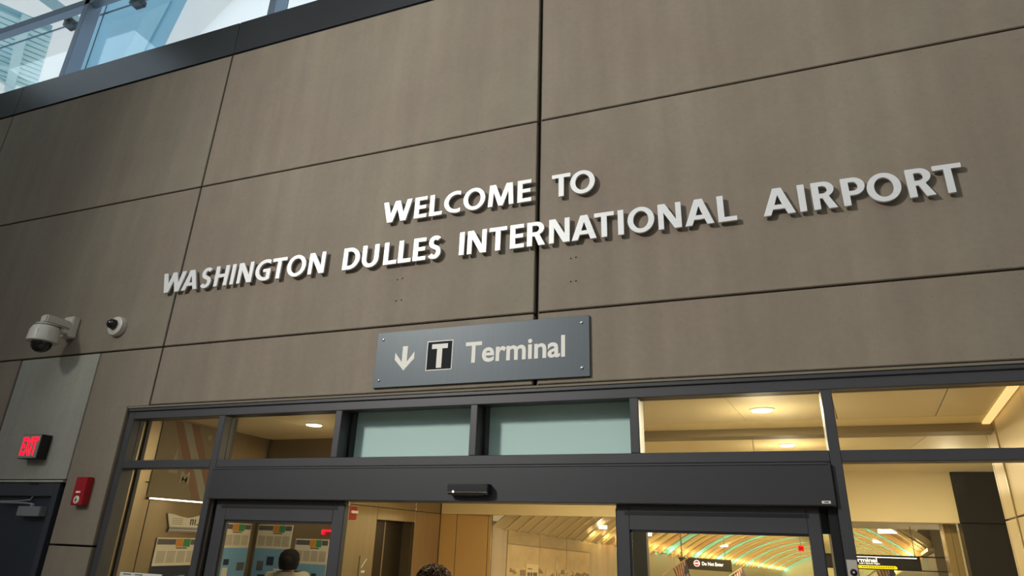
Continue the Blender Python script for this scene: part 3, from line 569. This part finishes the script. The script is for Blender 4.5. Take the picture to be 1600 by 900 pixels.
# tunnel floor, side walls, end wall
tw = sempty('tunnel_walls', tp(10, 0, -2.1)); WM = mat('tunnel wall metal', 'bfae86', .35, .5); WCN = CONM
def quadbox(s0, s1, a0, a1, h0, h1, name, m, par): return MB().hexa([tp(s0, a0, h0), tp(s0, a1, h0), tp(s1, a1, h0), tp(s1, a0, h0), tp(s0, a0, h1), tp(s0, a1, h1), tp(s1, a1, h1), tp(s1, a0, h1)]).build(name, m, par)
quadbox(S0-.5, S1, -.2, WT+.2, -2.25, -2.15, 'ramp_floor', FLOOR, tw)
quadbox(S0, -3.0, -.2, 0, -2.2, .10, 'wall_panel', WCN, tw); 
for i in range(12): quadbox(-3.0+i*3.08+.01, -3.0+(i+1)*3.08-.01, -.2, 0, -2.2, .06, 'wall_panel', WM, tw)
for i in range(1, 13): quadbox(max(S0+i*3.38+.01, -5.9), S0+(i+1)*3.38-.01, WT, WT+.2, -2.2, .6, 'wall_panel', mat('taupe tunnel wall', '7f7054', .5), tw)
quadbox(-3.0, S1, -.02, .10, -.03, .03, 'cornice', WM, tw); quadbox(-5.9, S1, WT-.10, WT+.02, -.03, .03, 'cornice', WM, tw)
MB().box(-9, -8.8, 7.97, 60, -5, 4.6).build('gap_shell_left', CREAM, tw); MB().box(14, 14.2, 7.97, 60, -5, 4.6).build('gap_shell_right', CREAM, tw); MB().box(-9, 14.2, 8.7, 60, 4.4, 4.6).build('gap_shell_roof', CREAM, tw); MB().box(-9, 14.2, 60, 60.2, -5, 4.6).build('gap_shell_end', CREAM, tw)  # shell added around the vault to close gaps where sky leaked in
MB().box(-9, 14.2, 7.97, 8.7, 3.12, 4.6).build('gap_shell_front', CREAM, tw); MB().box(-9, XL, 7.97, 8.05, -.1, 3.2).build('gap_shell_front', CREAM, tw); MB().box(3.0, 14.2, 7.97, 8.05, -.1, 3.2).build('gap_shell_front', CREAM, tw)  # front pieces of the same added shell
quadbox(S1, S1+.2, -.3, WT+.3, -2.2, 1.4, 'end_wall', WM, tw); struct(tw)
# coloured cove lamps standing in the bays along both cornices
CC = [(1, .74, .30), (1, .55, .22), (.25, .95, .85)]
LED_E = 11
TUBE = [mat('cove glow %d' % k, (c[0], c[1], c[2], 1), .5, emit=(c[0], c[1], c[2], 1), estr=LED_E*(1.5 if k == 2 else 1)) for k, c in enumerate(CC)]
for i in range(9, ns, 1):
    s = S0+i*cell+.3; k = (0, 0, 1, 2)[(i//2) % 4]
    if i % 2 == 0:
        for k0, k1 in ((0, 12), (16, 28)): vault_strip(s-.3+.103, s-.3+.118, *((.10, .10) if i > 12 else (.035, .035)), 'added_led_line', TUBE[k], k0, k1, .05 if i > 12 else .01)  # strips added behind the ribs to carry colour up the arch
    for side, a in ((0, .26), (1, WT-.26)) if i % 2 else ():
        p_ = tp(s, a, .06); lamp('POINT', p_, p_, COVE_W*(1.25 if k == 2 else 1)*(1 if i < 30 else 1.3), CC[k], size=.09, name='cove_lamp')
for s, a, h in ((-8.6, 2.6, .7), (-7.0, 4.8, .75), (-4.0, 3.2, .7), (-1, 3.6, .8), (4, 3.6, .8), (10, 3.6, .8), (18, 3.6, .8)):
    lamp('AREA', tp(s, a, h), tp(s, a, -2), TUN_W, (1, .80, .52), size=.5, name='tunnel_fill')  # fill lamps without fittings, added to brighten the tunnel
for q, (s, a) in enumerate(((-5.02, 6.64), (.38, 6.51), (-5.68, .60), (-2.38, .65), (7.52, .92))):
    pa, ph = a, math.sqrt((rad-.07)**2-(a-WT/2)**2)-(rad-RISE); c0 = tp(s, pa, ph); q2 = .55 if q == 2 else 1
    t = tag(MB().hexa([c0+D*e+N*g_-UPV*h_ for h_ in (.10, .03) for e, g_ in ((-.07*q2, -.17*q2), (-.07*q2, .17*q2), (.07*q2, .17*q2), (.07*q2, -.17*q2))]).build('vault_light', mat('vault glow', 'fff6e0', .5, emit='fff4de', estr=6)),
        ['bright oblong light in the tunnel vault nearest the bulkhead at right', 'second oblong vault light seen at right just below the nearest one', 'small oblong light in the vault seen through the open doorway', 'oblong vault light behind the left side of the right sliding door', 'oblong vault light deep in the tunnel'][q], 'ceiling light')
# mural on the left tunnel wall
fm = Fr(tp(-9.45, 0, 0), D, UPV, N)
t = thing('wall_mural', fm.p(2.2, -1.5, 0), 'sepia panelled mural of a steepled town on the left tunnel wall', 'mural')
MUR = mat('sepia mural', 'c4ab7a', .6, noise=((1.5, 1.5, 3), .16, 5)); MURD = mat('sepia sky band', 'ab9568', .6, noise=((2, 2, 6), .12, 5)); MURB = mat('sepia town', '8d7852', .65); MURL = mat('sepia foam', 'cdb98a', .65)
for i in range(3):
    MB().fbox(fm, i*1.46+.008, i*1.46+1.452, -.27, -.02, .004, .02).build('header_panel', MURD, t); MB().fbox(fm, i*1.46+.008, i*1.46+1.452, -1.9, -.285, .004, .02).build('mural_panel', MUR, t)
rr = random.Random(5)
def blob_row(a0, a1, b, n_, hh, name, m_):
    for k in range(n_):
        a = rr.uniform(a0, a1); ww = rr.uniform(.05, .16); y = b+rr.uniform(-.05, .05)
        MB().prism(fm, [(a-ww, y), (a+ww, y), (a+ww*.5, y+rr.uniform(.3, 1)*hh), (a-ww*.6, y+rr.uniform(.3, 1)*hh)], .02, .0215+.0002*k).build(name, m_, t)
blob_row(.08, 4.3, -.82, 26, .10, 'tree_stroke', MURB); blob_row(.08, 4.3, -.78, 16, .06, 'foam_stroke', MURL)
for a, hgt in ((1.86, .28), (2.36, .52)):
    MB().prism(fm, [(a-.10, -1.3), (a+.10, -1.3), (a+.10, -.95+hgt*.3), (a+.03, -.95+hgt*.75), (a, -.95+hgt), (a-.03, -.95+hgt*.75), (a-.10, -.95+hgt*.3)], .02, .027).build('steeple', MURL, t)
    MB().prism(fm, [(a-.03, -1.3), (a+.03, -1.3), (a+.03, -1.0+hgt*.4), (a, -1.0+hgt*.62), (a-.03, -1.0+hgt*.4)], .027, .029).build('steeple_shade', MURB, t)
t = thing('text_plaque', fm.p(1.1, -1.7, .02), 'cream text plaque mounted on the sepia mural', 'plaque')
MB().fbox(fm, .82, 1.40, -1.7, -.62, .021, .035).build('board', mat('plaque cream', 'd8c592', .5), t)
mb = MB()
for r in range(8): mb.fbox(fm, .88, 1.33, -.98-.07*r, -.967-.07*r, .035, .036)
mb.build('text_lines', mat('plaque ink', '8a7650', .6), t); MB().fbox(fm, .88, 1.10, -.72, -.695, .035, .036).build('small_heading', mat('plaque ink', '8a7650', .6), t)
MB().fbox(fm, .88, 1.0, -.84, -.775, .035, .036).fbox(fm, 1.02, 1.12, -.84, -.775, .035, .036).fbox(fm, 1.15, 1.34, -.84, -.775, .035, .036).build('heading', mat('plaque ink dark', '6a5735', .6), t)
# hanging signs
OLV = mat('olive sign panel', '3f3a26', .5); SW = mat('lit sign white', 'fff8ea', .5, emit='fff6e6', estr=1.4); YEL = mat('lit sign yellow', 'f4e400', .5, emit='f0dc00', estr=.8)
fd = Fr((-2.09, 14, 1.355), (1, .02, -.018), (0, 0, 1), (0, -1, 0))
t = thing('hanging_sign', fd.p(.66, 0, 0), 'dark hanging sign reading Do Not Enter in the tunnel behind the right door', 'sign')
MB().prism(fd, [(.17, .02), (1.30, .01), (1.30, .285), (.02, .285)], 0, .06).build('panel', OLV, t)
MB().fbox(fd, .10, .13, .285, .95, .02, .03).build('hanger', METP, t); MB().fbox(fd, 1.15, 1.165, .285, 1.15, .02, .03).build('hanger', METP, t)
ring = MB().lathe(fd.p(.475, .165, .06), fd.n, [(.075, 0), (.075, .004)], 28).build('symbol_rim', SW, t); MB().lathe(fd.p(.475, .165, .064), fd.n, [(.06, 0), (.06, .004)], 28).build('symbol_disc', mat('sign red', 'd0203a', .5, emit='d0203a', estr=.5), t)
MB().fbox(fd, .43, .52, .15, .18, .068, .071).build('symbol_bar', SW, t)
text(fd, 'Do Not Enter', .60, 1.11, .125, .205, .061, 'lettering', SW, t, .02)
fe = Fr((1.20, 9.5, 1.635), (1, 0, 0), (0, 0, 1), (0, -1, 0))
SDK = mat('dark sign cabinet', '241f16', .4)
t = thing('terminal_hanging_sign', fe.p(.7, 0, 0), 'long dark overhead sign reading Terminal with a yellow bar in the tunnel at right', 'sign')
MB().fbox(fe, -.25, 1.265, .0, .21, 0, .08).build('cabinet', SDK, t, bevel=.004)
MB().fbox(fe, -.25, 1.66, .205, .225, .0, .06).fbox(fe, -.25, 1.66, -.012, .004, .0, .06).build('support_rail', BLACK, t); MB().fbox(fe, .2, .212, .22, .9, .02, .03).build('hanger', METP, t); MB().fbox(fe, 1.2, 1.212, .22, .8, .02, .03).build('hanger', METP, t)
MB().fbox(fe, .05, 1.215, .182, .194, .08, .086).build('light_strip', mat('sign strip glow', 'ffffff', .5, emit='fffaf0', estr=3), t)
text(fe, 'Terminal', .17, .61, .105, .172, .081, 'lettering', SW, t, .03); text(fe, 'Left / Stands Right', .33, .645, .067, .096, .081, 'small_lettering', SW, t, .03)
MB().prism(fe, [(.12, .004), (.88, .004), (.90, .012), (.90, .035), (.88, .055), (.12, .055)], .08, .086).build('yellow_bar', YEL, t)
mb = MB()
for k in range(14): mb.fbox(fe, .36+.036*k, .36+.036*k+.022, .022, .036, .086, .0875)
mb.build('bar_text', mat('sign olive print', '7a7400', .6), t)
t = thing('tunnel_exit_sign', (.745, 12, 1.87), 'small red exit sign hanging from the tunnel vault', 'exit sign')
MB().box(.69, .80, 11.97, 12.0, 1.875, 1.98).build('housing', mat('exit glow panel', 'e02020', .5, emit='e81818', estr=1.2), t); MB().box(.74, .75, 11.98, 11.99, 1.98, 2.75).build('hanger', METP, t)
text(Fr((0, 11.97, 0), (1, 0, 0), (0, 0, 1), (0, -1, 0)), 'EXIT', .70, .79, 1.90, 1.955, .0005, 'lettering', mat('exit dark red', '7a0a0a', .5), t, .02)
# bronze column and dark wall piece behind the bulkhead
t = struct(MB().box(2.62, 2.712, 8.15, 8.40, 0, 2.42).box(2.718, 2.80, 8.15, 8.40, 0, 2.42).build('trim_2', mat('polished bronze', 'c9ae74', .22, .5), bevel=.003))
# flags on slanted poles along the left tunnel wall
def flag(base, lab, sc=1.0):
    base = Vector(base); tip = base+Vector((.578, 0, .38))*sc; d = (tip-base).normalized()
    t = thing('flag', base, lab, 'flag', 'flags on slanted poles in the tunnel')
    MB().tube([base, tip], .016*sc).build('pole', mat('flag pole', 'e6d8b0', .4), t); MB().lathe(tip, d, [(.01, 0), (.028*sc, .02*sc), (.02*sc, .05*sc), (.004, .06*sc)], 14).build('finial', mat('finial gold', 'caa23c', .3, .8), t)
    f = Fr(base, d, (0, 0, 1), (0, -1, 0)); CM = [mat('flag red', 'b8705a', .8), mat('flag white', 'ece2c8', .8)]
    for k in range(11):
        a0 = .30*sc+.035*k*sc; mb = MB(); pts = []
        for j in range(9):
            q = j/8; pts.append((base+d*a0+Vector((.16*q*sc+.02*math.sin(q*5+k*.3), .04*math.sin(q*7+k*.5), -.62*q*sc))))
        vs = [mb.b.verts.new(p) for p in pts]; v2 = [mb.b.verts.new(p+d*.035*sc) for p in pts]; v3 = [mb.b.verts.new(p+Vector((0, .006, 0))) for p in pts]; v4 = [mb.b.verts.new(p+d*.035*sc+Vector((0, .006, 0))) for p in pts]
        for A, B in ((vs, v2), (v2, v4), (v4, v3), (v3, vs)):
            for j in range(8): mb.b.faces.new((A[j], A[j+1], B[j+1], B[j]))
        st_ = mb.build('stripe', CM[k % 2] if k < 7 else CM[k % 2], t)
    MB().prism(Fr(base+d*.55*sc+Vector((.0, -.012, 0)), d, (.26, 0, -1), None), [(0, .02), (.14*sc, .02), (.14*sc, .30*sc), (0, .30*sc)], -.004, .004).build('canton', mat('flag blue', '6a7080', .8), t)
flag((-2.42, 13.6, 1.22), 'striped flag on a slanted pole just left of the Do Not Enter sign'); flag((-1.15, 14.9, 1.06), 'striped flag on a slanted pole below the Do Not Enter sign'); flag((1.72, 10.6, 1.45), 'striped flag below the overhead Terminal sign at right', .8)
# dark inner door mullion seen through the right leaf
struct(MB().box(-1.24, -1.10, 2.95, 3.07, 0, 2.93).build('trim_3', mat('inner mullion', '2b2a27', .4)))

# ================================================================== PEOPLE
SKIN = mat('skin', 'c08c68', .5); 
def skin_mesh(name, nodes, edges, material, parent, sub=2, loc=None):
    o0 = Vector(loc if loc is not None else nodes[0][0]); me = bpy.data.meshes.new(name)
    me.from_pydata([tuple(Vector(p)-o0) for p, r in nodes], edges, []); me.materials.append(material)
    o = link(name, me, o0, parent); md = o.modifiers.new('skin', 'SKIN')
    for i, (p, r) in enumerate(nodes): sv = me.skin_vertices[0].data[i]; sv.radius = (r, r) if not isinstance(r, tuple) else r; sv.use_root = (i == 0)
    md.use_smooth_shade = True; o.modifiers.new('smooth', 'SUBSURF').levels = sub; o.modifiers['smooth'].render_levels = sub
    return o
def person(x, y, face, H, label, coat, trousers, hair_kind):
    up = .07 if hair_kind == 'bun' else 0
    fw = Vector((math.sin(face), math.cos(face), 0)); rt = Vector((fw.y, -fw.x, 0)); B = Vector((x, y, 0)); k = H/1.75
    q = lambda a, b, c: B+rt*a*k+fw*b*k+Vector((0, 0, c*k))          # right, forward, up
    t = thing('person', B, label, 'person')
    nodes = [(q(0, 0, .95), (.15*k, .11*k)), (q(0, 0, 1.12), (.13*k, .10*k)), (q(0, 0, 1.32), (.16*k, .11*k)), (q(0, -.01, 1.44), (.09*k, .07*k)), (q(0, 0, 1.51), .055*k), (q(0, .02, 1.575), (.068*k, .085*k)), (q(0, .01, 1.66), (.078*k, .098*k)), (q(0, 0, 1.715), (.05*k, .06*k)), (q(0, .115, 1.60), .014*k)]
    edges = [(0, 1), (1, 2), (2, 3), (3, 4), (4, 5), (5, 6), (6, 7), (5, 8)]
    for sd in (-1, 1):
        n0 = len(nodes)
        nodes += [(q(.17*sd, 0, 1.41), .055*k), (q(.22*sd, -.03, 1.15), .042*k), (q(.23*sd, .06, .91), .032*k), (q(.225*sd, .09, .83), (.018*k, .04*k))]
        edges += [(2, n0), (n0, n0+1), (n0+1, n0+2), (n0+2, n0+3)]
        for j in range(4):
            m0 = len(nodes); dx = (j-1.5)*.019; nodes += [(q(.222*sd, .10+dx, .775), .008*k), (q(.215*sd, .105+dx, .735-.006*abs(j-1)), .007*k)]; edges += [(n0+3, m0), (m0, m0+1)]
        m0 = len(nodes); nodes += [(q(.205*sd, .135, .81), .009*k), (q(.20*sd, .15, .775), .008*k)]; edges += [(n0+3, m0), (m0, m0+1)]
        n1 = len(nodes); nodes += [(q(.09*sd, 0, .86), .09*k), (q(.10*sd, .02, .48), .058*k), (q(.10*sd, -.02, .09), .04*k), (q(.105*sd, .14, .035), (.04*k, .03*k))]; edges += [(0, n1), (n1, n1+1), (n1+1, n1+2), (n1+2, n1+3)]
    skin_mesh('body', nodes, edges, SKIN, t)
    jn = [(q(0, 0, .88), (.19*k, .14*k)), (q(0, 0, 1.12), (.165*k, .13*k)), (q(0, 0, 1.33), (.18*k, .135*k)), (q(0, -.015, 1.455+up), (.085*k, .075*k))]; je = [(0, 1), (1, 2), (2, 3)]
    for sd in (-1, 1):
        n0 = len(jn); jn += [(q(.18*sd, 0, 1.40+up*.9), .08*k), (q(.23*sd, -.03, 1.15), .06*k), (q(.235*sd, .055, .93), .05*k)]; je += [(2, n0), (n0, n0+1), (n0+1, n0+2)]
    skin_mesh('jacket', jn, je, coat, t)
    tn_ = [(q(0, 0, .93), (.17*k, .125*k))]; te = []
    for sd in (-1, 1):
        n0 = len(tn_); tn_ += [(q(.095*sd, 0, .82), .105*k), (q(.10*sd, .02, .48), .075*k), (q(.10*sd, -.02, .10), .06*k)]; te += [(0, n0), (n0, n0+1), (n0+1, n0+2)]
    skin_mesh('trousers', tn_, te, trousers, t)
    for sd in (-1, 1):
        MB().lathe(q(.045*sd*0.75, .105, 1.635), fw, [(.011*k, 0), (.010*k, .004), (.004*k, .007)], 12).build('eye', mat('eye white', 'e8e2da', .2), t); MB().lathe(q(.034*sd, .118, 1.635), fw, [(.005*k, -.006), (.004*k, .002)], 10).build('pupil', BLACK, t)
    HR = mat('near black hair', '120d0a', .8, 0, .15) if hair_kind == 'bun' else mat('dark brown hair', '3a2316', .5, noise=((60, 60, 60), .35, 3)); r2 = random.Random(3)
    if hair_kind == 'curly':
        mb = MB(); c = q(0, -.02, 1.655)
        mb.lathe(q(0, -.02, 1.60), (0, 0, 1), [(.11*k, -.06), (.135*k, .0), (.135*k, .06), (.115*k, .11), (.07*k, .145), (.006, .155)], 22)
        for i in range(330):
            z = r2.uniform(-.55, 1); a = r2.uniform(0, 6.283); rr_ = math.sqrt(1-z*z); d = rt*rr_*math.cos(a)+fw*rr_*math.sin(a)+Vector((0, 0, z))
            if d.dot(fw) > .55 and z < .2: continue
            p0 = c+Vector((d.x*.122, d.y*.115, d.z*.100))*k; e = d.orthogonal().normalized(); g_ = d.cross(e); ph = r2.uniform(0, 6.28); R0 = r2.uniform(.012, .020)
            pts = [p0+d*(.008+.030*j/9*r2.uniform(.9, 1.1))+(e*math.cos(ph+j*.85)+g_*math.sin(ph+j*.85))*R0 for j in range(10)]
            mb.tube(pts, [.0058-.0003*j for j in range(10)], 5)
        mb.build('hair', HR, t, smooth=True)
    else:
        mb = MB().lathe(q(0, -.018, 1.60), (0, 0, 1), [(.085*k, -.05), (.100*k, 0), (.104*k, .05), (.092*k, .10), (.055*k, .135), (.005, .145)], 22)
        mb.lathe(q(0, -.10, 1.63), -fw, [(.03*k, -.02), (.05*k, .01), (.052*k, .04), (.03*k, .07), (.004, .08)], 18); mb.build('hair', HR, t, smooth=True)
    return t
person(-2.56, 1.2, .15, 1.66, 'person with curly dark brown hair standing just inside the open doorway', mat('dark jacket', '2b2c33', .8), mat('dark trousers', '23252c', .8), 'curly')
person(-4.57, 1.9, -.5, 1.76, 'person with dark tied hair and pale jacket behind the left sliding door', mat('pale jacket', '9c9684', .8), mat('dark trousers', '23252c', .8), 'bun')

# ================================================================== OUTSIDE, SEEN THROUGH THE CLERESTORY
CYN = mat('pale canopy metal', 'd2eef2', .5, .1)
t = thing('canopy_roof', (-22, 6, 16), 'pale corrugated canopy roof with rafters outside the clerestory window', 'canopy')
A_, B_ = Vector((-20.0, 6.05, 16)), Vector((-21.85, 7.05, 16)); e = (B_-A_).normalized(); q_ = Vector((-.93, -.78, 0)).normalized(); q_ = Vector((-e.y, e.x, 0)); q_ = q_ if q_.x < 0 else -q_
fK = Fr(A_-e*1.2, e, q_, None)
for k in range(13): MB().prism(fK, [(k*.30, 0), (k*.30+.22, 0), (k*.30+.22, 9), (k*.30, 9)], -.05, .03).build('corrugation', CYN, t)
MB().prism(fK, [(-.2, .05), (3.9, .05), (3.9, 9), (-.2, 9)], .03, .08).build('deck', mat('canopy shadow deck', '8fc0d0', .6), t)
MB().fbox(fK, -.3, 4.0, .55, .80, -.35, -.02).fbox(fK, -.3, 4.0, 2.6, 2.85, -.35, -.02).build('purlin', CYN, t)
MB().tube([fK.p(2.3, .6, -.3), fK.p(3.7, 2.8, -.3)], .09).build('brace', CYN, t); MB().tube([fK.p(3.6, .6, -.3), fK.p(2.4, 2.8, -.3)], .09).build('brace', CYN, t)
t = tag(MB().hexa([(-18.13, 3.6, 16), (-17.93, 3.6, 16), (-17.85, 5.45, 16), (-18.05, 5.45, 16), (-18.13, 3.6, 16.25), (-17.93, 3.6, 16.25), (-17.85, 5.45, 16.25), (-18.05, 5.45, 16.25)]).build('roof_beam', mat('beam blue grey', '9fc0cd', .5)), 'slim pale blue roof beam crossing the sky at the top left', 'beam')
BLG = mat('blue glass wall', '8cc4de', .35, .1, noise=((.15, .15, .15), .12, 2))
t = thing('glass_building', (-38, 20, 0), 'tall pale blue glass building with a canted edge outside the clerestory', 'building')
MB().hexa([(-41, 18, 0), (-39.6, 18, 0), (-60, 26, 0), (-60.5, 26, 0), (-39.6, 18, 40), (-29.6, 18, 40), (-50, 26, 40), (-50.5, 26, 40)]).build('facade', BLG, t)
MB().hexa([(-36.2, 17.9, 27), (-34.6, 17.9, 27), (-34.6, 18.0, 27), (-36.2, 18.0, 27), (-34.6, 17.9, 33.5), (-32.6, 17.9, 33.8), (-32.6, 18, 33.8), (-34.6, 18, 33.5)]).build('lighter_bay', mat('lighter blue glass', '93c7dc', .25, .2), t)
